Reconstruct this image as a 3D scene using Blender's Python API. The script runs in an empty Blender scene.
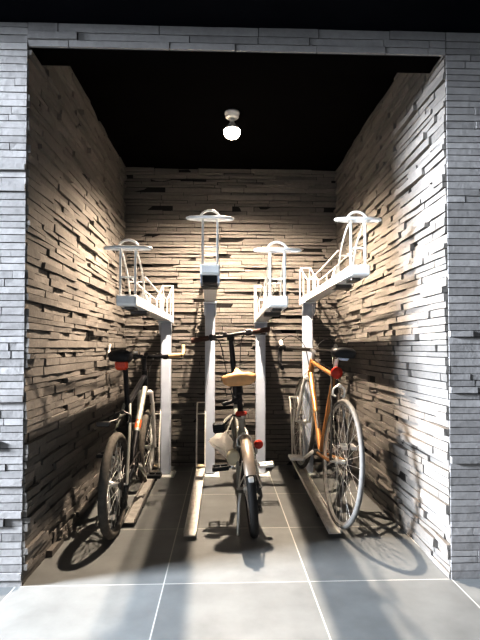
import bpy, math, random
from mathutils import Vector, Matrix, Euler
R = math.radians
C = bpy.context.scene.collection
rnd = random.Random(7)

# ------------------------------------------------------------------ materials
def new_mat(name):
    m = bpy.data.materials.new(name); m.use_nodes = True
    nt = m.node_tree
    return m, nt, nt.nodes['Principled BSDF']

def simple(name, col, rough=0.5, metal=0.0, noise=0.0, scale=40.0, spec=0.5, coat=0.0):
    m, nt, b = new_mat(name)
    b.inputs['Base Color'].default_value = (*col, 1)
    b.inputs['Roughness'].default_value = rough
    b.inputs['Metallic'].default_value = metal
    b.inputs['Specular IOR Level'].default_value = spec
    b.inputs['Coat Weight'].default_value = coat
    if noise:
        tc = nt.nodes.new('ShaderNodeTexCoord')
        n = nt.nodes.new('ShaderNodeTexNoise'); n.inputs['Scale'].default_value = scale
        n.inputs['Detail'].default_value = 4
        r = nt.nodes.new('ShaderNodeValToRGB')
        r.color_ramp.elements[0].position = 0.3; r.color_ramp.elements[1].position = 0.7
        r.color_ramp.elements[0].color = (*[c * (1 - noise) for c in col], 1)
        r.color_ramp.elements[1].color = (*[min(1, c * (1 + noise)) for c in col], 1)
        nt.links.new(tc.outputs['Object'], n.inputs['Vector'])
        nt.links.new(n.outputs['Fac'], r.inputs['Fac'])
        nt.links.new(r.outputs['Color'], b.inputs['Base Color'])
    return m

def brick_mat(name, col, bump=0.5):
    m, nt, b = new_mat(name)
    N = nt.nodes.new
    tc = N('ShaderNodeTexCoord')
    at = N('ShaderNodeAttribute'); at.attribute_name = 'tone'
    n = N('ShaderNodeTexNoise'); n.inputs['Scale'].default_value = 38; n.inputs['Detail'].default_value = 6
    n.inputs['Roughness'].default_value = 0.65
    n2 = N('ShaderNodeTexNoise'); n2.inputs['Scale'].default_value = 5; n2.inputs['Detail'].default_value = 3
    r = N('ShaderNodeMapRange'); r.inputs['To Min'].default_value = 0.82; r.inputs['To Max'].default_value = 1.18
    r2 = N('ShaderNodeMapRange'); r2.inputs['To Min'].default_value = 0.88; r2.inputs['To Max'].default_value = 1.12
    mx = N('ShaderNodeMix'); mx.data_type = 'RGBA'; mx.blend_type = 'MULTIPLY'; mx.inputs[0].default_value = 1
    mx.inputs[6].default_value = (*col, 1)
    mul = N('ShaderNodeMath'); mul.operation = 'MULTIPLY'
    mul2 = N('ShaderNodeMath'); mul2.operation = 'MULTIPLY'
    L = nt.links.new
    L(tc.outputs['Object'], n.inputs['Vector']); L(tc.outputs['Object'], n2.inputs['Vector'])
    L(n.outputs['Fac'], r.inputs['Value']); L(n2.outputs['Fac'], r2.inputs['Value'])
    L(r.outputs['Result'], mul.inputs[0]); L(r2.outputs['Result'], mul.inputs[1])
    L(mul.outputs[0], mul2.inputs[0]); L(at.outputs['Fac'], mul2.inputs[1])
    L(mul2.outputs[0], mx.inputs[7]); L(mx.outputs[2], b.inputs['Base Color'])
    bp = N('ShaderNodeBump'); bp.inputs['Strength'].default_value = bump; bp.inputs['Distance'].default_value = 0.012
    L(n.outputs['Fac'], bp.inputs['Height']); L(bp.outputs['Normal'], b.inputs['Normal'])
    b.inputs['Roughness'].default_value = 0.8
    b.inputs['Specular IOR Level'].default_value = 0.25
    return m

TILE = 0.62; TX0 = -0.25; TY0 = 2.07
def floor_mat():
    m, nt, b = new_mat('floor_tile')
    N = nt.nodes.new; L = nt.links.new
    tc = N('ShaderNodeTexCoord'); sp = N('ShaderNodeSeparateXYZ'); L(tc.outputs['Object'], sp.inputs[0])
    def line(out, off):
        a = N('ShaderNodeMath'); a.operation = 'SUBTRACT'; a.inputs[1].default_value = off - TILE * 40.5; L(out, a.inputs[0])
        md = N('ShaderNodeMath'); md.operation = 'MODULO'; md.inputs[1].default_value = TILE; L(a.outputs[0], md.inputs[0])
        s = N('ShaderNodeMath'); s.operation = 'SUBTRACT'; s.inputs[1].default_value = TILE / 2; L(md.outputs[0], s.inputs[0])
        ab = N('ShaderNodeMath'); ab.operation = 'ABSOLUTE'; L(s.outputs[0], ab.inputs[0])
        lt = N('ShaderNodeMath'); lt.operation = 'LESS_THAN'; lt.inputs[1].default_value = 0.0026; L(ab.outputs[0], lt.inputs[0])
        fl = N('ShaderNodeMath'); fl.operation = 'DIVIDE'; fl.inputs[1].default_value = TILE
        L(a.outputs[0], fl.inputs[0])
        f2 = N('ShaderNodeMath'); f2.operation = 'ADD'; f2.inputs[1].default_value = 0.5; L(fl.outputs[0], f2.inputs[0])
        f3 = N('ShaderNodeMath'); f3.operation = 'FLOOR'; L(f2.outputs[0], f3.inputs[0])
        return lt.outputs[0], f3.outputs[0]
    lx, ix = line(sp.outputs['X'], TX0); ly, iy = line(sp.outputs['Y'], TY0)
    mxm = N('ShaderNodeMath'); mxm.operation = 'MAXIMUM'; L(lx, mxm.inputs[0]); L(ly, mxm.inputs[1])
    cb = N('ShaderNodeCombineXYZ'); L(ix, cb.inputs[0]); L(iy, cb.inputs[1])
    wn = N('ShaderNodeTexWhiteNoise'); wn.noise_dimensions = '3D'; L(cb.outputs[0], wn.inputs['Vector'])
    n = N('ShaderNodeTexNoise'); n.inputs['Scale'].default_value = 5; n.inputs['Detail'].default_value = 7
    n.inputs['Roughness'].default_value = 0.6
    L(tc.outputs['Object'], n.inputs['Vector'])
    r1 = N('ShaderNodeMapRange'); r1.inputs['To Min'].default_value = 0.68; r1.inputs['To Max'].default_value = 1.32; L(n.outputs['Fac'], r1.inputs['Value'])  # tile mottling, widened to suggest soft shadow patches as well
    r2 = N('ShaderNodeMapRange'); r2.inputs['To Min'].default_value = 0.9; r2.inputs['To Max'].default_value = 1.1; L(wn.outputs['Value'], r2.inputs['Value'])
    mul = N('ShaderNodeMath'); mul.operation = 'MULTIPLY'; L(r1.outputs[0], mul.inputs[0]); L(r2.outputs[0], mul.inputs[1])
    t = N('ShaderNodeMix'); t.data_type = 'RGBA'; t.blend_type = 'MULTIPLY'; t.inputs[0].default_value = 1
    t.inputs[6].default_value = (0.215, 0.22, 0.216, 1); L(mul.outputs[0], t.inputs[7])
    g = N('ShaderNodeMix'); g.data_type = 'RGBA'; L(mxm.outputs[0], g.inputs[0])
    L(t.outputs[2], g.inputs[6]); g.inputs[7].default_value = (0.50, 0.49, 0.46, 1)
    L(g.outputs[2], b.inputs['Base Color'])
    b.inputs['Roughness'].default_value = 0.42
    bp = N('ShaderNodeBump'); bp.inputs['Strength'].default_value = 0.06; L(n.outputs['Fac'], bp.inputs['Height'])
    L(bp.outputs['Normal'], b.inputs['Normal'])
    return m

M = dict(
    brick_in=brick_mat('brick_alcove', (0.20, 0.187, 0.172)),
    brick_out=brick_mat('brick_facade', (0.315, 0.302, 0.293), 0.22),
    floor=floor_mat(),
    dark=simple('dark_ceiling_paint', (0.005, 0.0045, 0.0045), 0.95, noise=0.15, scale=6, spec=0.0),
    canopy=simple('dark_canopy_panel', (0.006, 0.0065, 0.009), 0.9, noise=0.15, scale=6, spec=0.0),
    white=simple('white_powder_coat', (0.88, 0.88, 0.87), 0.35, noise=0.03, scale=9),
    post=simple('daylight_tinted_grey_coat', (0.50, 0.545, 0.62), 0.4, noise=0.05, scale=9),  # grey coat with the blue of daylight on the posts mixed in
    galv=simple('galvanised_steel', (0.74, 0.72, 0.68), 0.45, 0.05, noise=0.12, scale=25),
    dimmed=simple('dimmed_rail_steel', (0.30, 0.29, 0.27), 0.55, 0.1, noise=0.2, scale=25),  # rail steel darkened so the left rail looks less lit
    rubber=simple('black_rubber', (0.022, 0.021, 0.020), 0.75, noise=0.2),
    tire_worn=simple('worn_dark_grey_rubber', (0.12, 0.11, 0.095), 0.85, noise=0.2),
    tire_grey=simple('grey_rubber', (0.17, 0.163, 0.152), 0.75, noise=0.12),
    silver=simple('silver_metal', (0.78, 0.77, 0.75), 0.28, 0.85, noise=0.05),
    chrome=simple('bright_alloy', (0.85, 0.84, 0.82), 0.35, 0.5, noise=0.04),
    steel=simple('dark_steel', (0.12, 0.115, 0.11), 0.4, 0.8, noise=0.1),
    black=simple('black_paint', (0.014, 0.014, 0.016), 0.3, noise=0.1, coat=0.3),
    blackp=simple('black_plastic', (0.02, 0.02, 0.022), 0.5, noise=0.1),
    orange=simple('copper_orange_paint', (0.46, 0.245, 0.10), 0.3, 0.25, noise=0.05, coat=0.5),
    accent=simple('orange_decal', (0.65, 0.16, 0.06), 0.4, noise=0.05),
    frame_grey=simple('silver_frame_paint', (0.34, 0.34, 0.31), 0.35, 0.2, noise=0.05),
    tan=simple('tan_leather', (0.66, 0.40, 0.20), 0.5, noise=0.1, scale=30),
    brown=simple('brown_leather', (0.055, 0.022, 0.014), 0.55, noise=0.15, scale=60),
    beige=simple('beige_grip', (0.62, 0.45, 0.28), 0.6, noise=0.1),
    red=simple('red_lens', (0.42, 0.045, 0.025), 0.3, noise=0.08, scale=90),
    red_bright=simple('orange_red_lens', (0.75, 0.10, 0.035), 0.3, noise=0.08, scale=90),
    bag=simple('white_plastic_film', (0.82, 0.79, 0.74), 0.5, noise=0.06, scale=14),
    taupe=simple('taupe_mudguard', (0.33, 0.28, 0.23), 0.4, 0.2, noise=0.06),
    cream=simple('cream_plastic', (0.74, 0.66, 0.50), 0.5, noise=0.06),
    blueglint=simple('pale_blue_glint', (0.50, 0.58, 0.72), 0.35, noise=0.1),  # colour of a painted glint below the road bike's saddle
)
def emis(name, col, s):
    m, nt, b = new_mat(name)
    b.inputs['Base Color'].default_value = (*col, 1)
    b.inputs['Emission Color'].default_value = (*col, 1)
    n = nt.nodes.new('ShaderNodeLayerWeight'); n.inputs['Blend'].default_value = 0.3
    r = nt.nodes.new('ShaderNodeMapRange'); r.inputs['To Min'].default_value = s; r.inputs['To Max'].default_value = s * 0.7
    nt.links.new(n.outputs['Facing'], r.inputs['Value']); nt.links.new(r.outputs[0], b.inputs['Emission Strength'])
    return m
_m = M['bag']; _nt = _m.node_tree; _b = _nt.nodes['Principled BSDF']
_tr = _nt.nodes.new('ShaderNodeBsdfTranslucent'); _tr.inputs['Color'].default_value = (0.95, 0.93, 0.90, 1)
_mx = _nt.nodes.new('ShaderNodeMixShader'); _mx.inputs[0].default_value = 0.7
_nt.links.new(_b.outputs[0], _mx.inputs[1]); _nt.links.new(_tr.outputs[0], _mx.inputs[2])
_nt.links.new(_mx.outputs[0], _nt.nodes['Material Output'].inputs['Surface'])
M['lamp'] = emis('lamp_lens', (1.0, 0.88, 0.70), 14)

# ------------------------------------------------------------------ mesh builder
class MB:
    def __init__(s): s.v = []; s.f = []; s.sm = []; s.t = []
    def add(s, vs, fs, smooth=False, tone=1.0):
        o = len(s.v); s.v += [tuple(v) for v in vs]
        for f in fs: s.f.append([i + o for i in f]); s.sm.append(smooth); s.t.append(tone)
        return s
    def box(s, c, d, rot=None, bev=0.0, tone=1.0):
        hx, hy, hz = d[0] / 2, d[1] / 2, d[2] / 2
        b = min(bev, hx * .9, hy * .9, hz * .9)
        m = rot.to_matrix() if rot is not None else Matrix.Identity(3)
        c = Vector(c)
        if b <= 0:
            vs = [(x, y, z) for x in (-hx, hx) for y in (-hy, hy) for z in (-hz, hz)]
            fs = [(0, 1, 3, 2), (4, 6, 7, 5), (0, 4, 5, 1), (2, 3, 7, 6), (0, 2, 6, 4), (1, 5, 7, 3)]
            return s.add([c + m @ Vector(v) for v in vs], fs, False, tone)
        vs = []; fs = []; idx = {}
        for sx in (-1, 1):
            for sy in (-1, 1):
                for sz in (-1, 1):
                    for a in range(3):
                        p = [sx * hx, sy * hy, sz * hz]; q = [sx * (hx - b), sy * (hy - b), sz * (hz - b)]
                        w = list(q); w[a] = p[a]; idx[(sx, sy, sz, a)] = len(vs); vs.append(w)
        S = (-1, 1)
        for k in S:
            fs.append([idx[(k, y, z, 0)] for y, z in ((-1, -1), (1, -1), (1, 1), (-1, 1))])
            fs.append([idx[(x, k, z, 1)] for x, z in ((-1, -1), (1, -1), (1, 1), (-1, 1))])
            fs.append([idx[(x, y, k, 2)] for x, y in ((-1, -1), (1, -1), (1, 1), (-1, 1))])
        for a in S:
            for e in S:
                fs.append([idx[(-1, a, e, 1)], idx[(1, a, e, 1)], idx[(1, a, e, 2)], idx[(-1, a, e, 2)]])
                fs.append([idx[(a, -1, e, 0)], idx[(a, 1, e, 0)], idx[(a, 1, e, 2)], idx[(a, -1, e, 2)]])
                fs.append([idx[(a, e, -1, 0)], idx[(a, e, 1, 0)], idx[(a, e, 1, 1)], idx[(a, e, -1, 1)]])
                for g in S: fs.append([idx[(a, e, g, 0)], idx[(a, e, g, 1)], idx[(a, e, g, 2)]])
        return s.add([c + m @ Vector(v) for v in vs], fs, False, tone)
    def tube(s, path, r, n=8, closed=False, flat=1.0):
        P = [Vector(p) for p in path]; k = len(P)
        rs = r if isinstance(r, (list, tuple)) else [r] * k
        T = []
        for i in range(k):
            if closed: t = P[(i + 1) % k] - P[i - 1]
            elif i == 0: t = P[1] - P[0]
            elif i == k - 1: t = P[-1] - P[-2]
            else: t = (P[i + 1] - P[i]).normalized() + (P[i] - P[i - 1]).normalized()
            T.append(t.normalized())
        up = Vector((0, 0, 1)) if abs(T[0].z) < .9 else Vector((1, 0, 0))
        nrm = (up - T[0] * up.dot(T[0])).normalized()
        vs = []; fs = []
        for i in range(k):
            nrm = (nrm - T[i] * nrm.dot(T[i])).normalized(); bi = T[i].cross(nrm)
            for j in range(n):
                a = 2 * math.pi * j / n
                vs.append(P[i] + (nrm * math.cos(a) * flat + bi * math.sin(a)) * rs[i])
        for i in range(k if closed else k - 1):
            i2 = (i + 1) % k
            for j in range(n):
                j2 = (j + 1) % n
                fs.append((i * n + j, i * n + j2, i2 * n + j2, i2 * n + j))
        s.add(vs, fs, True)
        if not closed:
            s.add(vs[:n], [list(range(n))[::-1]]); s.add(vs[-n:], [list(range(n))])
        return s
    def revolve(s, prof, c, axis='X', n=48, closed=False, a0=0, a1=2 * math.pi, smooth=True):
        # prof: list of (axial, radius)
        full = abs(a1 - a0 - 2 * math.pi) < 1e-6
        c = Vector(c); m = n if full else n + 1; k = len(prof); vs = []; fs = []
        for i in range(m):
            a = a0 + (a1 - a0) * i / n
            for (x, r) in prof:
                if axis == 'X': vs.append(c + Vector((x, r * math.cos(a), r * math.sin(a))))
                elif axis == 'Z': vs.append(c + Vector((r * math.cos(a), r * math.sin(a), x)))
                else: vs.append(c + Vector((r * math.cos(a), x, r * math.sin(a))))
        for i in range(n):
            i2 = (i + 1) % m
            for j in range(k if closed else k - 1):
                j2 = (j + 1) % k
                fs.append((i * k + j, i * k + j2, i2 * k + j2, i2 * k + j))
        return s.add(vs, fs, smooth)
    def loft(s, secs, smooth=True):
        n = len(secs[0]); vs = [p for q in secs for p in q]; fs = []
        for i in range(len(secs) - 1):
            for j in range(n):
                j2 = (j + 1) % n
                fs.append((i * n + j, i * n + j2, (i + 1) * n + j2, (i + 1) * n + j))
        fs.append(list(range(n))[::-1]); fs.append([(len(secs) - 1) * n + j for j in range(n)])
        return s.add(vs, fs, smooth)
    def build(s, name, mat, parent=None, tone=False):
        me = bpy.data.meshes.new(name); me.from_pydata(s.v, [], s.f)
        me.polygons.foreach_set('use_smooth', s.sm)
        if tone:
            at = me.color_attributes.new('tone', 'FLOAT_COLOR', 'CORNER')
            d = []
            for p in me.polygons: d += [s.t[p.index], s.t[p.index], s.t[p.index], 1.0] * p.loop_total
            at.data.foreach_set('color', d)
        me.materials.append(mat)
        me.validate()
        o = bpy.data.objects.new(name, me); C.objects.link(o)
        if parent is not None: o.parent = parent
        import bmesh
        bm = bmesh.new(); bm.from_mesh(me); bmesh.ops.recalc_face_normals(bm, faces=bm.faces); bm.to_mesh(me); bm.free()
        return o

def thing(name, label, cat, loc=(0, 0, 0), rot=(0, 0, 0), group=None):
    o = bpy.data.objects.new(name, None); C.objects.link(o); o.empty_display_size = 0.1
    o.location = loc; o.rotation_euler = rot; o['label'] = label; o['category'] = cat
    if group: o['group'] = group
    return o
def tag(o, label, cat, group=None):
    o['label'] = label; o['category'] = cat
    if group: o['group'] = group
    return o
def struct(o): o['kind'] = 'structure'; return o
def arc(c, r, a0, a1, n, plane='YZ', x=0.0):
    out = []
    for i in range(n + 1):
        a = R(a0 + (a1 - a0) * i / n); u, w = r * math.cos(a), r * math.sin(a)
        if plane == 'YZ': out.append((x, c[0] + u, c[1] + w))
        elif plane == 'XZ': out.append((c[0] + u, x, c[1] + w))
        else: out.append((c[0] + u, c[1] + w, x))
    return out
def smooth_path(pts, n=6):
    P = [Vector(p) for p in pts]; Q = [2 * P[0] - P[1]] + P + [2 * P[-1] - P[-2]]; out = []
    for i in range(1, len(Q) - 2):
        a, b, c, d = Q[i - 1], Q[i], Q[i + 1], Q[i + 2]
        for k in range(n):
            t = k / n
            out.append(0.5 * ((2 * b) + (c - a) * t + (2 * a - 5 * b + 4 * c - d) * t * t + (3 * b - a - 3 * c + d) * t ** 3))
    out.append(P[-1]); return out

# ------------------------------------------------------------------ the room
XL, XR, YF, YB, ZC, ZL, ZS = -0.838, 0.984, 2.07, 4.10, 2.54, 2.30, 2.405
def bricks(mb, org, u, v, nrm, u0, u1, v0, v1, hs, lens, prot, jit, tilt, big=0.0, gap=0.0016):
    org, u, v, nrm = Vector(org), Vector(u), Vector(v), Vector(nrm)
    z = v0
    while z < v1 - 0.004:
        h = rnd.choice(hs); 
        if z + h > v1 - 0.012: h = v1 - z
        a = u0; first = True
        while a < u1 - 0.004:
            l = rnd.uniform(*lens)
            if first: l *= rnd.uniform(0.3, 1.0); first = False
            if a + l > u1 - 0.05: l = u1 - a
            p = rnd.uniform(*prot)
            if rnd.random() < big: p += rnd.uniform(0.008, 0.016)
            tone = rnd.uniform(0.85, 1.15)
            # the front face is subdivided along its length so it reads as rough split stone
            k = max(2, int(l / 0.09)); g = gap
            vs = []; fs = []
            tl = rnd.uniform(-tilt, tilt)
            for i in range(k + 1):
                t = i / k; uu = a + g + (l - 2 * g) * t
                wob = jit * rnd.uniform(-1, 1)
                d0 = p + tl * (t - .5) + jit * rnd.uniform(-1, 1) + wob
                d1 = p + tl * (t - .5) + jit * rnd.uniform(-1, 1) + wob
                wz0 = rnd.uniform(-.0008, .0008); wz1 = rnd.uniform(-.0008, .0008)
                for (zz, dd) in ((z + g, -0.012), (z + g + wz0, d0), (z + h - g + wz1, d1), (z + h - g, -0.012)):
                    vs.append(org + u * uu + v * zz + nrm * dd)
            for i in range(k):
                b = 4 * i
                for j in range(3): fs.append((b + j, b + j + 1, b + 5 + j, b + 4 + j))
            fs.append((0, 1, 2, 3)); fs.append((4 * k + 3, 4 * k + 2, 4 * k + 1, 4 * k))
            mb.add(vs, fs, False, tone)
            a += l
        z += h
    # mortar bed behind the stones, darkened to deepen the shade in the gaps
    q = [org + u * uu + v * zz - nrm * 0.009 for uu, zz in ((u0, v0), (u1, v0), (u1, v1), (u0, v1))]
    mb.add(q, [(0, 1, 2, 3)], False, 0.1)

IN_H = [0.025, 0.03, 0.033, 0.036, 0.042]
inn = dict(hs=IN_H, lens=(0.14, 0.5), prot=(-0.006, 0.011), jit=0.0025, tilt=0.010, big=0.15)
w = MB(); bricks(w, (XL, 0, 0), (0, 1, 0), (0, 0, 1), (1, 0, 0), YF, YB + .02, 0, ZC, **inn)
struct(w.build('wall_left', M['brick_in'], tone=True))
w = MB(); bricks(w, (XR, 0, 0), (0, 1, 0), (0, 0, 1), (-1, 0, 0), YF, YB + .02, 0, ZC, **inn)
struct(w.build('wall_right', M['brick_in'], tone=True))
w = MB(); bricks(w, (0, YB, 0), (1, 0, 0), (0, 0, 1), (0, -1, 0), XL - .02, XR + .02, 0, ZC, **dict(inn, prot=(-0.010, 0.018), big=0.3, lens=(.16, .6), gap=.0024))
struct(w.build('wall_back', M['brick_in'], tone=True))
fac = dict(hs=[0.028, 0.031, 0.034], lens=(0.16, 0.5), prot=(0, 0.004), jit=0.0006, tilt=0.0012, big=0.05)
w = MB()
bricks(w, (0, YF, 0), (1, 0, 0), (0, 0, 1), (0, -1, 0), -3.2, XL - .004, 0, ZS, **fac)
bricks(w, (0, YF, 0), (1, 0, 0), (0, 0, 1), (0, -1, 0), XR + .004, 3.2, 0, ZS, **fac)
bricks(w, (0, YF, 0), (1, 0, 0), (0, 0, 1), (0, -1, 0), XL - .004, XR + .004, ZL, ZS, **fac)
struct(w.build('wall_front', M['brick_out'], tone=True))
# lintel behind the facade stones
struct(MB().box(((XL + XR) / 2, YF + .08, (ZL + .004 + ZC) / 2), (XR - XL + .02, .13, ZC - ZL - .004)).build('trim_1', M['dark']))
struct(MB().box(((XL + XR) / 2, (YF + YB) / 2 + .03, ZC + .05), (XR - XL + .3, YB - YF + .3, .1)).build('ceiling', M['dark']))
# canopy over the pavement in front
struct(MB().box((.75, 0.25, ZS + .06), (6.1, 3.72, .12)).build('ceiling_front', M['canopy']))
f = MB(); f.add([(-6, -5, 0), (6, -5, 0), (6, 4.4, 0), (-6, 4.4, 0)], [(0, 1, 2, 3)])
struct(f.build('floor', M['floor']))

# ------------------------------------------------------------------ ceiling light
LX, LY = 0.058, 3.10
t = thing('ceiling_light', 'small white round ceiling lamp glowing on the dark alcove ceiling', 'ceiling light', (LX, LY, ZC))
MB().revolve([(0, .0), (0, .048), (-.012, .05), (-.014, .044), (-.034, .044), (-.040, .038), (-.040, 0)], (0, 0, 0), 'Z', 32).build('base', M['white'], t)
MB().revolve([(-.040, .0), (-.040, .015), (-.075, .015), (-.075, 0)], (0, 0, 0), 'Z', 20).build('socket', M['white'], t)
MB().revolve([(-.072, .0), (-.072, .018), (-.09, .030), (-.105, .046), (-.128, .054)], (0, 0, 0), 'Z', 32).build('reflector_bulb', M['white'], t)
MB().revolve([(-.120, .0535), (-.142, .053), (-.162, .042), (-.172, .024), (-.174, 0)], (0, 0, 0), 'Z', 32).build('lens', M['lamp'], t)
ld = bpy.data.lights.new('alcove_spot', 'SPOT'); ld.energy = 410; ld.color = (1.0, 0.85, 0.70)
ld.spot_size = R(149); ld.spot_blend = 0.74; ld.shadow_soft_size = 0.022
lo = bpy.data.objects.new('alcove_spot', ld); C.objects.link(lo); lo.location = (LX, LY, ZC - .20); lo.rotation_euler = (R(7), 0, 0)

# ------------------------------------------------------------------ upper tier racks
def rack(x, dx, z, label, lock=False):
    rz = math.atan2(dx, 1.5)
    t = thing('bicycle_rack', label, 'bicycle rack', (x, 3.82, 0), (0, 0, rz), 'white two tier rack posts with raised wheel trays')
    b = MB(); b.box((0, 0, .006), (.15, .17, .012), bev=.003)
    b.build('base_plate', M['white'], t)
    for sx in (-1, 1):
        for sy in (-1, 1):
            MB().revolve([(.012, 0), (.022, .006), (.022, .008), (.012, .009)], (sx * .06, sy * .07, 0), 'Z', 8).build('bolt', M['galv'], t)
    MB().box((0, 0, (z - .004) / 2 + .006), (.079, .07, z - .022), bev=.008).build('post', M['post'], t)
    br = MB(); br.box((0, -.01, z - .012), (.105, .20, .012), bev=.003)
    for sx in (-1, 1):
        br.add([(sx * .049, -.09, z - .016), (sx * .049, -.037, z - .016), (sx * .049, -.037, z - .11),
                (sx * .0395, -.09, z - .016), (sx * .0395, -.037, z - .016), (sx * .0395, -.037, z - .11)],
               [(0, 1, 2), (3, 5, 4), (0, 3, 4, 1), (0, 2, 5, 3), (1, 4, 5, 2)])
    br.build('bracket', M['post'], t)
    # fixed inner arm: an upward open channel
    y0, y1 = -1.08, .16
    a = MB(); a.box((0, (y0 + y1) / 2, z - .002), (.084, y1 - y0, .006), bev=.001)
    for sx in (-1, 1):
        a.box((sx * .0405, (y0 + y1) / 2, z + .018), (.004, y1 - y0, .044), bev=.001)
        a.box((sx * .036, (y0 + y1) / 2, z + .0405), (.014, y1 - y0, .003), bev=.001)
    a.box((0, y1 + .002, z + .018), (.084, .004, .044), bev=.001)
    a.build('arm', M['white'], t)
    # outer slide tray with a solid nose
    s0, s1 = -1.50, -1.07
    s = MB(); s.box((0, (s0 + s1) / 2, z - .008), (.094, s1 - s0, .006), bev=.001)
    for sx in (-1, 1): s.box((sx * .0455, (s0 + s1) / 2, z + .016), (.005, s1 - s0, .050), bev=.001)
    s.box((0, s0 + .03, z + .016), (.097, .09, .050), bev=.008)
    tr = s.build('tray', M['white'], t)
    if lock:
        for sx in (-1, 1): MB().box((sx * .043, s0 + .06, z - .030), (.010, .11, .040), bev=.002).build('lock_frame', M['post'], t)
        MB().box((0, s0 + .075, z - .028), (.070, .12, .036), bev=.004).build('slide_lock', M['blackp'], t)
    else:
        MB().box((0, s0 + .12, z - .018), (.05, .10, .014), bev=.003).build('slide_lock', M['steel'], t)
    k = MB(); k.box((.0, -1.13, z - .021), (.09, .10, .02), bev=.003)
    k.build('slide_joint', M['steel'], t)
    # cone shaped wheel stop
    c = MB(); c.loft([[(sx * w_, yy, zz) for sx, yy in ((-1, -1.03), (1, -1.03), (1, -.98), (-1, -.98))] for w_, zz in ((.030, z + .0), (.027, z + .05), (.012, z + .10), (.006, z + .118))], False)
    c.build('wheel_stop', M['white'], t)
    # tall cage at the near end
    zt = z + .272; g = MB(); r = .0063
    for sx in (-1, 1):
        g.tube([(sx * .036, s0 + .03, z + .03), (sx * .036, s0 + .03, zt)], r, 8)
        g.tube(smooth_path([(sx * .036, s0 + .03, zt), (sx * .038, s0 + .11, zt - .03), (sx * .039, s0 + .21, zt - .10), (sx * .0395, s0 + .27, zt - .19), (sx * .0395, s0 + .28, z + .02)], 5), r * .8, 8)
    g.tube([(-.036, s0 + .03, z + .13), (.036, s0 + .03, z + .13)], r * .7, 8)
    g.tube([(-.0395, s0 + .275, z + .14), (.0395, s0 + .275, z + .14)], r * .7, 8)
    g.build('wheel_cage', M['white'], t)
    h = MB()
    h.tube([(px, s0 + .03 + py, zt) for px, py in ((-.112, 0), (-.100, -.014), (-.05, -.028), (.05, -.028), (.100, -.014), (.112, 0), (.100, .014), (.05, .028), (-.05, .028), (-.100, .014))], .0080, 8, closed=True)
    h.tube([(0 + .05 * math.cos(R(a_)), s0 + .045, zt + .044 * math.sin(R(a_))) for a_ in range(0, 181, 15)], .0065, 8)
    h.build('handle', M['white'], t)
    # side rails running to the rear hoop
    for sx in (-1, 1):
        MB().tube(smooth_path([(sx * .0395, s0 + .28, z + .17), (sx * .0395, -.85, z + .15), (sx * .0395, -.45, z + .14), (sx * .0395, -.25, z + .15), (sx * .0395, -.02, z + .24), (sx * .0395, .08, z + .29), (sx * .0395, .12, z + .26), (sx * .0395, .13, z + .02)], 5), .0052, 8).build('side_rail', M['white'], t)
    for yy, hh in ((-.55, .14), (-.25, .15), (-.05, .225)):
        for sx in (-1, 1): MB().tube([(sx * .0395, yy, z + .01), (sx * .0395, yy, z + hh)], .0045, 8).build('rail_upright', M['white'], t)
    MB().tube([(-.0395, .08, z + .29), (.0395, .08, z + .29)], .0052, 8).build('cross_bar', M['white'], t)
    MB().tube([(-.0395, -.25, z + .15), (.0395, -.25, z + .15)], .0045, 8).build('cross_bar', M['white'], t)
    return t
rack(-.450, -.014, 1.215, 'low white rack post and wheel tray by the left wall, over the black bicycle')
rack(-.103, .040, 1.365, 'high white rack post and tray pointing straight out, left of the tan saddle', True)
rack(.298, -.030, 1.210, 'low white rack post and tray right of centre, behind the folding bicycle')
rack(.676, -.006, 1.365, 'high white rack post and tray by the right wall, over the orange bicycle')

# ------------------------------------------------------------------ lower tier floor rails
def floor_rail(x, y0, y1, label, z0=.026, z1=.075, rot=0.0, mat='galv'):
    L = y1 - y0; ang = math.atan2(z1 - z0, L)
    t = thing('floor_rack', label, 'wheel rail', (x, y0, 0), (0, 0, rot), 'low sloping wheel rails on the floor')
    e = Euler((ang, 0, 0)); Ls = math.hypot(L, z1 - z0)
    def P(xx, s, n): 
        v = e.to_matrix() @ Vector((xx, s, n)); v.z += z0; return v
    m = MB()
    m.box(P(0, Ls / 2, -.002), (.060, Ls, .005), e, .001)
    for sx in (-1, 1): m.box(P(sx * .0315, Ls / 2, .008), (.004, Ls, .026), e, .001)
    m.build('rail', M[mat], t)
    f = MB(); f.box((0, .35, .012), (.05, .06, .024 + .0), bev=.002); f.build('foot', M['steel'], t)
    f = MB(); f.box((0, L - .06, .03), (.05, .08, .060), bev=.002); f.build('foot', M['steel'], t)
    MB().box(P(0, Ls - .02, .018), (.074, .045, .014), e, .003).build('lit_end_cap', M['cream'], t)  # end cap coloured cream for the yellow light falling on it
    h = MB(); zz = z1
    for sx in (-1, 1):
        h.tube(smooth_path([(sx * .033, L - .05, zz + .01), (sx * .033, L - .02, zz + .25), (sx * .033, L + .04, zz + .44), (sx * .033, L + .10, zz + .49)], 4), .0065, 8)
    h.tube([(-.033, L + .02, zz + .41), (.033, L + .02, zz + .41)], .0055, 8)
    h.tube([(-.033, L + .10, zz + .49), (.033, L + .10, zz + .49)], .0055, 8)
    h.build('wheel_hoop', M['galv'], t)
    return t
floor_rail(-.522, 2.72, 3.76, 'dull metal floor rail along the left wall, beside the black bicycle', mat='dimmed')
floor_rail(-.170, 2.525, 3.76, 'empty pale metal floor rail in front of the second post')
floor_rail(.590, 2.53, 3.76, 'pale metal floor rail under the orange bicycle', z1=.115, rot=R(1.0))

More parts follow.
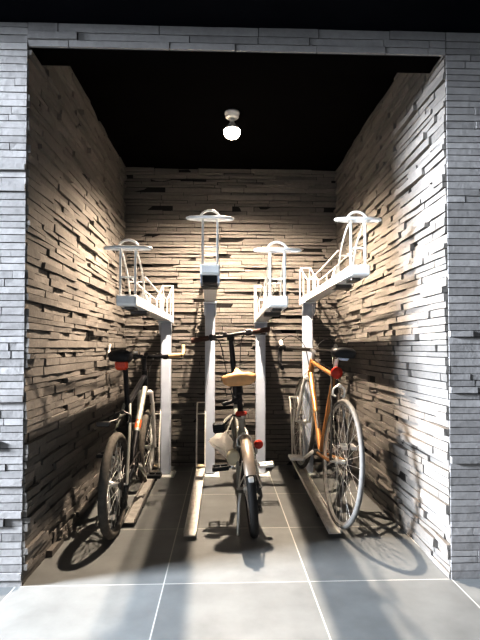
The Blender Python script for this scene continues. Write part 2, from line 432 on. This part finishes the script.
# ------------------------------------------------------------------ bicycles
def wheel(p, c, r, tr, tire_m, rim_m, nsp=28, rimd=.022, hubw=.05, spoke_m=None, spr=.0013):
    c = Vector(c)
    rim = MB()
    ro = r - tr * 1.25
    rim.revolve([(-tr * .62, ro), (tr * .62, ro), (tr * .62, ro - rimd * .55), (tr * .25, ro - rimd), (-tr * .25, ro - rimd), (-tr * .62, ro - rimd * .55)], c, 'X', 64, closed=True, smooth=False)
    o = rim.build('wheel', rim_m, p)
    ti = MB(); prof = []
    for j in range(12):
        a = 2 * math.pi * j / 12; prof.append((tr * math.cos(a), r - tr + tr * math.sin(a)))
    ti.revolve(prof, c, 'X', 72, closed=True); ti.build('tire', tire_m, o)
    s = MB()
    for i in range(nsp):
        a = 2 * math.pi * i / nsp; sg = 1 if i % 2 else -1; a2 = a + (.5 if (i // 2) % 2 else -.5)
        s.tube([c + Vector((sg * hubw * .5, .02 * math.cos(a2), .02 * math.sin(a2))), c + Vector((0, (ro - rimd) * math.cos(a), (ro - rimd) * math.sin(a)))], spr, 5)
    s.build('spokes', spoke_m or M['chrome'], o)
    h = MB(); w_ = hubw
    h.revolve([(-w_ * 1.25, 0), (-w_ * 1.25, .007), (-w_ * .6, .008), (-w_ * .6, .023), (-w_ * .5, .023), (-w_ * .4, .013), (w_ * .4, .013), (w_ * .5, .023), (w_ * .6, .023), (w_ * .6, .008), (w_ * 1.25, .007), (w_ * 1.25, 0)], c, 'X', 20)
    h.build('hub', M['silver'], o)
    return o

def saddle(p, c, L, w_, mat, th=.05, nose=.0):
    # c = top centre of the saddle's rear third; local Y forward
    st = [(-.5, .74, -.010), (-.46, .90, .002), (-.36, 1.0, .006), (-.22, .93, .0), (-.05, .62, -.006), (.12, .36, -.008), (.32, .23, -.006), (.45, .18, -.008), (.5, .10, -.016)]
    secs = []; n = 12
    for (yy, ww, dz) in st:
        dz += nose * max(0, yy + .2)
        sec = []; hw = ww * w_ / 2
        for j in range(n):
            a = 2 * math.pi * j / n; ca, sa = math.cos(a), math.sin(a)
            zz = (sa * .012 if sa > 0 else -abs(sa) ** .65 * th * (1 if abs(yy) < .47 else .7))
            sec.append((c[0] + hw * math.copysign(abs(ca) ** .7, ca), c[1] + yy * L, c[2] + dz + zz - .012 - (.012 * ca * ca)))
        secs.append(sec)
    o = MB().loft(secs).build('saddle', mat, p)
    r = MB()
    for sx in (-1, 1):
        r.tube(smooth_path([(c[0] + sx * .035, c[1] - .38 * L, c[2] - .04), (c[0] + sx * .022, c[1] - .15 * L, c[2] - .065), (c[0] + sx * .022, c[1] + .12 * L, c[2] - .065), (c[0] + sx * .01, c[1] + .42 * L, c[2] - .03)], 4), .0035, 6)
    r.build('saddle_rails', M['steel'], o)
    return o

def crank(p, bb, ang, armL, ringr, mat_arm, mat_ring, ped_m, q=.068, pw=.085, left_m=None):
    ring = MB(); x = .045
    ring.revolve([(x - .002, ringr - .012), (x - .002, ringr), (x + .002, ringr), (x + .002, ringr - .012)], bb, 'X', 40, closed=True, smooth=False)
    for i in range(5):
        a = 2 * math.pi * i / 5
        ring.tube([(bb[0] + x, bb[1], bb[2]), (bb[0] + x, bb[1] + (ringr - .006) * math.cos(a), bb[2] + (ringr - .006) * math.sin(a))], .006, 6)
    o = ring.build('chainring', mat_ring, p)
    MB().revolve([(-.05, 0), (-.05, .019), (.05, .019), (.05, 0)], bb, 'X', 18).build('bottom_bracket', M['steel'], p)
    for sx in (-1, 1):
        a = ang if sx > 0 else ang + math.pi
        e = Vector((bb[0] + sx * q, bb[1] + armL * math.cos(a), bb[2] + armL * math.sin(a)))
        b0 = Vector((bb[0] + sx * (q - .012), bb[1], bb[2]))
        ar = MB(); ar.tube([Vector((bb[0] + sx * .045, bb[1], bb[2])), b0 + Vector((sx * .006, 0, 0))], .014, 10)
        ar.tube([b0, e], [.013, .010], 8, flat=1.0)
        co = ar.build('crank_arm', mat_arm, p)
        pd = MB(); pc = e + Vector((sx * (.014 + pw / 2), 0, 0))
        pd.tube([e, pc + Vector((sx * pw * .4, 0, 0))], .006, 8)
        for dy in (-.034, .034): pd.box(pc + Vector((0, dy, 0)), (pw, .012, .022), bev=.003)
        for dx in (-.46, 0, .46): pd.box(pc + Vector((dx * pw, 0, 0)), (.008, .07, .016), bev=.002)
        pd.build('pedal', left_m if (left_m and sx < 0) else ped_m, p)
    return o

def chain(p, ax, bb, rr, rc, mat):
    x = .045; d = Vector((0, bb[1] - ax[1], bb[2] - ax[2])); th = math.atan2(d.z, d.y)
    be = math.asin((rr - rc) / d.length)
    pts = []
    for i in range(9):
        a = th + math.pi / 2 + be + (math.pi - 2 * be) * i / 8
        pts.append((x, ax[1] + rc * math.cos(a), ax[2] + rc * math.sin(a)))
    for i in range(13):
        a = th - math.pi / 2 - be + (math.pi + 2 * be) * i / 12
        pts.append((x, bb[1] + rr * math.cos(a), bb[2] + rr * math.sin(a)))
    MB().tube(pts, .0042, 6, closed=True).build('chain', mat, p)
    cg = MB()
    for i in range(5):
        q = rc + .004 - .004 * i
        cg.revolve([(x - .008 + .006 * (4 - i) - .016, .012), (x - .008 + .006 * (4 - i) - .016, q), (x - .005 + .006 * (4 - i) - .016, q), (x - .005 + .006 * (4 - i) - .016, .012)], ax, 'X', 24, closed=True, smooth=False)
    cg.build('cassette', M['steel'], p)

def derailleur(p, ax):
    d = MB()
    d.tube([(.055, ax[1], ax[2] - .01), (.058, ax[1] - .005, ax[2] - .05), (.05, ax[1] + .01, ax[2] - .075)], .009, 8)
    d.revolve([(.042, 0), (.042, .022), (.05, .022), (.05, 0)], (0, ax[1] + .005, ax[2] - .075), 'X', 16)
    d.revolve([(.042, 0), (.042, .022), (.05, .022), (.05, 0)], (0, ax[1] + .05, ax[2] - .125), 'X', 16)
    for xx in (.040, .052): d.tube([(xx, ax[1] + .005, ax[2] - .075), (xx, ax[1] + .05, ax[2] - .125)], .007, 6)
    d.build('derailleur', M['steel'], p)

def caliper(p, c, up, mat, w_=.035, fwd=0.0):
    b = MB()
    for sx in (-1, 1):
        b.tube(smooth_path([(0 + sx * .004, c[1], c[2] + .012), (sx * w_, c[1] + fwd, c[2] - .01), (sx * (w_ + .002), c[1] + fwd, c[2] - .05)], 4), .0065, 6)
        b.box((sx * (w_ - .008), c[1] + fwd, c[2] - .05), (.012, .045, .012), bev=.002)
    b.revolve([(-.012, 0), (-.012, .012), (.012, .012), (.012, 0)], (0, c[1], c[2] + .01), 'Y', 12)
    return b.build('brake_caliper', mat, p)

def cable(p, pts, r=.0028, mat=None): return MB().tube(smooth_path(pts, 5), r, 6).build('brake_cable', mat or M['blackp'], p)

# ---- orange road bicycle (right)
def road_bike():
    t = thing('bicycle', 'orange framed road bicycle with drop handlebars and a grey rear tire by the right wall', 'bicycle', (.624, 2.66, .030), (R(4.2), R(4.2), R(3.2)), 'bicycles parked in the alcove')
    r = .345; ax = (0, 0, r); fx = (0, .99, r); bb = (0, .42, .275)
    sc = (0, .275, .80); hb = (0, .872, .712); ht = (0, .84, .832)
    f = MB()
    f.tube([bb, (0, .268, .83)], .0150, 12); f.tube([(0, .278, .785), (0, .852, .812)], .0150, 12)
    f.tube([bb, (0, .868, .735)], .0170, 12); f.tube([hb, ht], .0205, 12)
    for sx in (-1, 1):
        f.tube(smooth_path([(sx * .025, .40, .275), (sx * .034, .3, .29), (sx * .060, 0, r)], 3), .010, 8)
        pass
    fo = f.build('frame', M['orange'], t)
    for sx in (-1, 1): MB().tube(smooth_path([(sx * .016, .275, .79), (sx * .036, .14, .58), (sx * .060, 0, r)], 3), .0075, 8).build('seat_stay', M['steel'], fo)
    k = MB(); k.tube([(0, .876, .70), (0, .884, .675)], .018, 10); k.box((0, .886, .69), (.075, .03, .03), bev=.008)
    for sx in (-1, 1): k.tube(smooth_path([(sx * .034, .886, .69), (sx * .042, .915, .58), (sx * .048, .945, .45), (sx * .05, .99, r)], 4), [.012] * 6 + [.011] * 4 + [.009] * 3, 8)
    k.build('fork', M['chrome'], t)
    wheel(t, ax, r, .0135, M['tire_grey'], M['silver'], 32, .018, .052, M['silver'], .0013)
    wheel(t, fx, r, .0135, M['tire_worn'], M['silver'], 32, .018, .044, M['silver'], .0013)
    MB().tube([(0, .268, .82), (0, .252, .905)], .0135, 10).build('seatpost', M['silver'], t)
    saddle(t, (0, .225, .965), .27, .145, M['blackp'], .045)
    st = MB(); st.tube([(0, .842, .82), (0, .825, .885)], .0115, 10); st.tube([(0, .825, .888), (0, .905, .895)], .0135, 10); st.build('stem', M['silver'], t)
    by, bz = .905, .895
    b = MB(); b.tube([(-.19, by, bz), (.19, by, bz)], .0125, 10)
    hbo = b.build('handlebar', M['steel'], t)
    for sx in (-1, 1):
        d = MB(); d.tube(smooth_path([(sx * .19, by, bz), (sx * .205, by + .03, bz + .004), (sx * .21, by + .085, bz - .01), (sx * .212, by + .10, bz - .06), (sx * .212, by + .07, bz - .12), (sx * .213, by, bz - .14), (sx * .213, by - .05, bz - .142)], 5), .0155, 10)
        d.build('bar_tape', M['blackp'], hbo)
        l = MB(); l.tube(smooth_path([(sx * .211, by + .07, bz + .0), (sx * .211, by + .11, bz + .035), (sx * .211, by + .125, bz + .045)], 4), [.017, .017, .017, .016, .015, .015, .014, .012, .010][:9], 8)
        l.tube(smooth_path([(sx * .211, by + .125, bz + .03), (sx * .208, by + .135, bz - .03), (sx * .205, by + .10, bz - .10)], 4), .006, 6, flat=1.6)
        l.build('brake_lever', M['galv'], hbo)
        cable(t, [(sx * .205, by + .12, bz + .05), (sx * .14, by + .08, bz + .09), (sx * .05, by + .03, bz + .03), (sx * .012, .88, .78)])
    crank(t, bb, R(150), .17, .082, M['chrome'], M['silver'], M['chrome'], q=.066, pw=.09)
    chain(t, ax, bb, .078, .030, M['steel']); derailleur(t, ax)
    caliper(t, (0, .155, .735), 0, M['chrome'], .032); caliper(t, (0, .915, .735), 0, M['chrome'], .032)
    re = MB(); re.revolve([(-.012, 0), (-.012, .036), (.004, .034), (.012, .024), (.016, 0)], (-.012, .20, .815), 'Y', 20)
    re.build('tail_light', M['red'], t)
    sb = MB(); sb.box((0.012, .16, .905), (.06, .035, .028), bev=.01); sb.build('saddle_glint', M['blueglint'], t)  # small added block standing in for a pale blue glint
    bt = MB(); bt.tube([(0, .62, .50), (0, .53, .40)], .011, 8)
    bt.build('pump', M['steel'], t)
    cable(t, [(0, .84, .828), (0, .6, .826), (0, .3, .81), (0, .17, .745)], .0025)
    return t
road_bike()

# ---- black city bicycle (left)
def black_bike():
    t = thing('bicycle', 'black flat handlebar bicycle with grey frame tube leaning beside the left wall', 'bicycle', (-.577, 2.60, 0), (0, R(.6), R(-1.2)), 'bicycles parked in the alcove')
    r = .274; ax = (0, 0, r); fx = (0, .97, r); bb = (0, .40, .275)
    f = MB(); f.tube([bb, (0, .262, .70)], .017, 12); f.tube([(0, .272, .665), (0, .80, .80)], .018, 12)
    f.tube([(0, .838, .70), (0, .80, .845)], .021, 12)
    for sx in (-1, 1):
        f.tube(smooth_path([(sx * .026, .38, .275), (sx * .036, .3, .285), (sx * .062, 0, r)], 3), .011, 8)
    fo = f.build('frame', M['black'], t)
    MB().tube([bb, (0, .56, .456)], .020, 12).build('down_tube', M['black'], fo)
    MB().tube([(0, .56, .456), (0, .60, .50), (0, .832, .73)], .020, 12).build('down_tube', M['frame_grey'], fo)
    MB().tube([(0, .575, .472), (0, .62, .518)], .0215, 12).build('decal', M['accent'], fo)
    s = MB()
    for sx in (-1, 1): s.tube(smooth_path([(sx * .016, .268, .67), (sx * .04, .15, .52), (sx * .062, 0, r)], 3), .009, 8)
    s.build('seat_stays', M['frame_grey'], fo)
    k = MB(); k.box((0, .85, .685), (.10, .035, .035), bev=.01)
    for sx in (-1, 1): k.tube([(sx * .0395, .855, .69), (sx * .052, .90, .50), (sx * .055, .97, r)], [.016, .014, .011], 8)
    k.build('fork', M['chrome'], t)
    wheel(t, ax, r, .023, M['tire_worn'], M['steel'], 28, .022, .055, spr=.0016)
    wheel(t, fx, r, .023, M['tire_worn'], M['silver'], 28, .022, .05, spr=.0016)
    MB().tube([(0, .265, .69), (0, .185, .92)], .0145, 10).build('seatpost', M['blackp'], t)
    saddle(t, (0, .165, .985), .27, .135, M['blackp'], .05)
    MB().box((0, .105, .905), (.07, .035, .055), bev=.012).build('tail_light', M['red_bright'], t)
    MB().box((0, .135, .93), (.05, .05, .03), bev=.008).build('light_bracket', M['blackp'], t)
    st = MB(); st.tube([(0, .802, .84), (0, .785, .93)], .016, 10); st.tube([(0, .785, .93), (0, .86, .955)], .016, 10); st.build('stem', M['blackp'], t)
    by, bz = .865, .94
    b = MB(); b.tube(smooth_path([(-.255, by - .03, bz + .012), (-.1, by, bz), (.1, by, bz), (.255, by - .03, bz + .012)], 5), .0125, 10)
    hbo = b.build('handlebar', M['black'], t)
    for sx in (-1, 1):
        g = MB(); g.tube([(sx * .165, by - .013, bz + .006), (sx * .252, by - .03, bz + .012)], .0165, 10); g.build('grip', M['beige'] if sx > 0 else M['blackp'], hbo)
        e = MB(); e.tube(smooth_path([(sx * .255, by - .03, bz + .012), (sx * .265, by - .015, bz + .03), (sx * .263, by + .01, bz + .085)], 4), .0125, 8)
        e.build('bar_end', M['beige'] if sx > 0 else M['silver'], hbo)
        l = MB(); l.box((sx * .135, by + .01, bz - .004), (.035, .035, .03), bev=.006)
        l.tube(smooth_path([(sx * .13, by + .03, bz - .005), (sx * .17, by + .05, bz - .012), (sx * .25, by + .03, bz - .016)], 4), .006, 6)
        l.build('brake_lever', M['blackp'], hbo)
        cable(t, [(sx * .12, by + .02, bz), (sx * .07, by + .06, bz + .03), (sx * .03, by + .01, bz - .06), (sx * .015, .84, .75)])
    MB().box((-.07, by - .01, bz + .03), (.05, .04, .035), bev=.01).build('bell', M['silver'], hbo)
    crank(t, bb, R(-35), .165, .085, M['silver'], M['steel'], M['blackp'])
    chain(t, ax, bb, .082, .034, M['steel']); derailleur(t, ax)
    caliper(t, (0, .145, .63), 0, M['steel'], .042); caliper(t, (0, .875, .65), 0, M['steel'], .042)
    # kickstand on the left and a rear carrier stub
    ks = MB(); ks.tube([(-.055, .05, r - .02), (-.075, .09, .18), (-.13, .12, .012)], .008, 8); ks.build('kickstand', M['silver'], t)
    ca = MB(); ca.tube([(0.0, .24, .62), (-.02, .10, .60)], .007, 8); ca.tube([(-.02, .10, .60), (-.075, .03, .59)], .007, 8)
    ca.box((-.075, .03, .588), (.075, .03, .03), bev=.006); ca.build('carrier_bracket', M['steel'], t)
    fb = MB(); fb.revolve([(-.028, r + .018), (-.018, r + .028), (.018, r + .028), (.028, r + .018)], ax, 'X', 12, a0=R(35), a1=R(70)); fb.build('mudguard', M['blackp'], t)
    return t
black_bike()

# ---- folding bicycle (centre)
def folding_bike():
    t = thing('bicycle', 'small wheeled folding bicycle with tan saddle standing in the middle', 'bicycle', (.165, 2.59, 0), (0, R(-5.2), R(1.0)), 'bicycles parked in the alcove')
    r = .252; ax = (0, 0, r); fx = (0, .93, r); bb = (0, .36, .28)
    f = MB(); f.tube([bb, (0, .255, .60)], .019, 12)
    f.tube(smooth_path([(0, .29, .42), (0, .5, .45), (0, .80, .56)], 5), .026, 14); f.tube([(0, .84, .50), (0, .805, .62)], .022, 12)
    for sx in (-1, 1):
        f.tube(smooth_path([(sx * .026, .345, .28), (sx * .038, .26, .275), (sx * .060, 0, r)], 3), .010, 8)
        f.tube(smooth_path([(sx * .018, .285, .52), (sx * .042, .14, .42), (sx * .060, 0, r)], 3), .009, 8)
    f.box((0, .53, .46), (.06, .05, .07), bev=.01)
    f.build('frame', M['frame_grey'], t)
    k = MB(); k.box((0, .85, .505), (.085, .03, .03), bev=.008)
    for sx in (-1, 1): k.tube([(sx * .04, .85, .51), (sx * .0395, .88, .38), (sx * .05, .93, r)], .012, 8)
    k.build('fork', M['frame_grey'], t)
    wheel(t, ax, r, .022, M['rubber'], M['silver'], 28, .02, .055, spr=.0015)
    wheel(t, fx, r, .022, M['rubber'], M['silver'], 28, .02, .045, spr=.0015)
    g = MB(); g.revolve([(-.030, r + .004), (-.024, r + .02), (-.010, r + .029), (.010, r + .029), (.024, r + .02), (.030, r + .004)], ax, 'X', 30, a0=R(45), a1=R(152)); fe = g.build('mudguard', M['taupe'], t)
    fs_ = MB()
    for sx in (-1, 1):
        fs_.tube([(sx * .062, 0, r), (sx * .032, -.19, r + .19)], .0035, 6)
        fs_.tube([(sx * .062, 0, r), (sx * .030, -.235, r + .13)], .0035, 6)
    fs_.build('mudguard_stay', M['silver'], fe)
    MB().box((0, -.262, r + .115), (.026, .012, .030), bev=.004).build('reflector', M['silver'], fe)
    g = MB(); g.revolve([(-.030, r + .004), (-.022, r + .02), (0, r + .028), (.022, r + .02), (.030, r + .004)], fx, 'X', 24, a0=R(40), a1=R(165)); g.build('mudguard', M['taupe'], t)
    MB().tube([(0, .262, .58), (0, .185, .79)], .0165, 10).build('seatpost', M['blackp'], t)
    cl = MB(); cl.revolve([(-.018, 0), (-.018, .026), (.018, .026), (.018, 0)], (0, .252, .605), 'Z', 14); cl.tube([(0, .25, .605), (-.03, .22, .61), (.05, .20, .64)], .006, 6); cl.build('seat_clamp', M['silver'], t)
    saddle(t, (0, .165, .865), .25, .195, M['tan'], .060, .045)
    sb = MB(); sb.tube([(.0, .15, .79), (.0, .135, .745)], .02, 10); sb.tube(smooth_path([(0, .205, .715), (-.03, .18, .705), (-.10, .16, .69)], 4), .012, 8); sb.build('cable_lock', M['blackp'], t)
    rf = MB(); rf.box((0, .185, .625), (.066, .02, .028), bev=.009); rf.build('reflector', M['red'], t)
    rf = MB(); rf.revolve([(-.014, 0), (-.014, .022), (.004, .026), (.012, .02), (.012, 0)], (.075, .06, .465), 'Y', 16); rf.build('tail_light', M['red'], t)
    MB().tube([(.048, .10, .40), (.06, .06, .42), (.075, .065, .465)], .005, 6).build('light_bracket', M['silver'], t)
    # long steering post and flat bar
    MB().tube([(0, .805, .61), (0, .76, 1.06)], [.021, .016], 12).build('stem', M['black'], t)
    MB().box((0, .803, .64), (.05, .05, .06), bev=.01).build('stem_hinge', M['blackp'], t)
    by, bz, rk = .755, 1.095, .055
    tilt = lambda x: (x, by - .02 - .10 * abs(x) + x * .06, bz + x * rk)
    MB().box((0, by, bz - .015), (.05, .045, .05), bev=.01).build('stem_clamp', M['black'], t)
    b = MB(); b.tube([tilt(x_) for x_ in (-.25, -.15, 0, .15, .25)], .0125, 10); hbo = b.build('handlebar', M['black'], t)
    for sx in (-1, 1):
        gr = MB(); gr.tube([tilt(sx * .155), tilt(sx * .275)], .0175, 10); gr.build('grip', M['brown'], hbo)
        l = MB(); q = Vector(tilt(sx * .125)); l.box(q + Vector((0, .01, 0)), (.05, .045, .045), bev=.008)
        l.tube(smooth_path([q + Vector((0, .03, 0)), q + Vector((sx * .04, .05, -.012)), q + Vector((sx * .12, .035, -.02))], 4), .0065, 6); l.build('brake_lever', M['blackp'], hbo)
        cable(t, [q + Vector((-sx * .01, .03, .0)), q + Vector((-sx * .05, .07, -.05)), (sx * .05, .87, .85), (sx * .02, .85, .65), (0, .86, .55)], .003)
    MB().revolve([(0, 0), (0, .022), (.014, .018), (.02, 0)], (-.045, by - .02, bz + .008), 'Z', 14).build('bell', M['blackp'], hbo)
    crank(t, bb, R(-16), .16, .080, M['silver'], M['chrome'], M['silver'], q=.085, pw=.095, left_m=M['blackp'])
    chain(t, ax, bb, .077, .034, M['steel']); derailleur(t, ax)
    caliper(t, (0, .12, .505), 0, M['silver'], .036)
    ks = MB(); ks.tube([(-.052, .02, r - .03), (-.066, .0, .17), (-.085, -.02, .016)], .008, 8); ks.build('kickstand', M['silver'], t)
    lc = MB(); lc.box((-.135, .12, .568), (.066, .04, .056), bev=.008)
    for i in range(4): lc.box((-.135, .097, 0.550 + .012 * i), (.05, .006, .004))
    lc.tube([(-.11, .14, .57), (-.05, .19, .62), (0, .235, .60)], .006, 6)
    lc.build('lamp_case', M['blackp'], t)
    return t
fb = folding_bike()

# ---- white plastic bag hanging at the folding bicycle's left side
def bag():
    o0 = Vector((.0, 0, 0)); secs = []
    rs = random.Random(3); n = 18
    prof = [(.520, .012, .008, .016), (.508, .034, .014, .006), (.488, .058, .022, -.006), (.465, .064, .028, -.008), (.445, .056, .030, .004), (.425, .044, .030, .016), (.405, .034, .026, .026), (.385, .022, .018, .034), (.37, .008, .008, .038)]
    cx, cy = -.005, 2.75
    for (z, a, b, off) in prof:
        sec = []
        for j in range(n):
            th = 2 * math.pi * j / n; k = 1 + .13 * math.sin(5 * th + z * 60) + .10 * math.sin(3 * th - z * 90) + rs.uniform(-.13, .13)
            sec.append((cx + off + a * k * math.cos(th), cy + b * k * math.sin(th), z + rs.uniform(-.007, .007)))
        secs.append(sec)
    cx += 0.0
    t = thing('plastic_bag', 'crumpled white plastic bag hanging on the left of the folding bicycle', 'bag', (cx, cy, .36))
    m = MB().loft(secs, False); m.v = [(x - cx, y - cy, z - .36) for x, y, z in m.v]
    m.build('body', M['bag'], t)
    h = MB(); h.tube(smooth_path([(-.004, 0, .145), (.006, .035, .20), (.03, .05, .235), (.062, .06, .245), (.045, .03, .20), (.018, 0, .145)], 4), .005, 6, flat=2.0)
    h.build('carry_loop', M['bag'], t)
    c = MB(); c.loft([[(.062 + a * math.cos(2 * math.pi * j / 14), -.055 + dy, .030 + a * 1.25 * math.sin(2 * math.pi * j / 14)) for j in range(14)] for dy, a in ((-.022, .020), (-.014, .034), (0, .038), (.014, .034), (.022, .020))])
    c.build('knotted_end', M['cream'], t)
bag()

# ------------------------------------------------------------------ daylight, world, camera
al = bpy.data.lights.new('street_daylight', 'AREA'); al.shape = 'RECTANGLE'; al.size = 1.9; al.size_y = 1.1
al.energy = 4700; al.color = (0.83, 0.90, 1.0)
ao = bpy.data.objects.new('street_daylight', al); C.objects.link(ao); ao.location = (-8.5, .25, 2.95)
ao.rotation_euler = (Vector((.9, 2.2, .6)) - Vector(ao.location)).to_track_quat('-Z', 'Y').to_euler()
al2 = bpy.data.lights.new('street_daylight_front', 'AREA'); al2.shape = 'RECTANGLE'; al2.size = 3.0; al2.size_y = 1.6
al2.energy = 30; al2.color = (0.80, 0.88, 1.0)
ao2 = bpy.data.objects.new('street_daylight_front', al2); C.objects.link(ao2); ao2.location = (-2.2, -4.2, 1.5)
ao2.rotation_euler = (Vector((.1, 2.6, 1.1)) - Vector(ao2.location)).to_track_quat('-Z', 'Y').to_euler()
wd = bpy.data.worlds.new('sky'); bpy.context.scene.world = wd; wd.use_nodes = True
bg = wd.node_tree.nodes['Background']; bg.inputs['Color'].default_value = (0.76, 0.85, 1.0, 1); bg.inputs['Strength'].default_value = 0.095

cam = bpy.data.cameras.new('camera'); co = bpy.data.objects.new('camera', cam); C.objects.link(co)
cam.sensor_fit = 'VERTICAL'; cam.sensor_height = 36; cam.sensor_width = 27; cam.lens = 480 / 640 * 36
cam.clip_start = 0.05
co.location = (0, 0, 1.0); co.rotation_euler = (R(91.4), 0, R(-2.03))
cam.shift_y = (28 - 480 * math.tan(R(1.4))) / 640
bpy.context.scene.camera = co
vs = bpy.context.scene.view_settings
vs.view_transform = 'Standard'; vs.look = 'None'; vs.exposure = 0.40; vs.gamma = 0.70
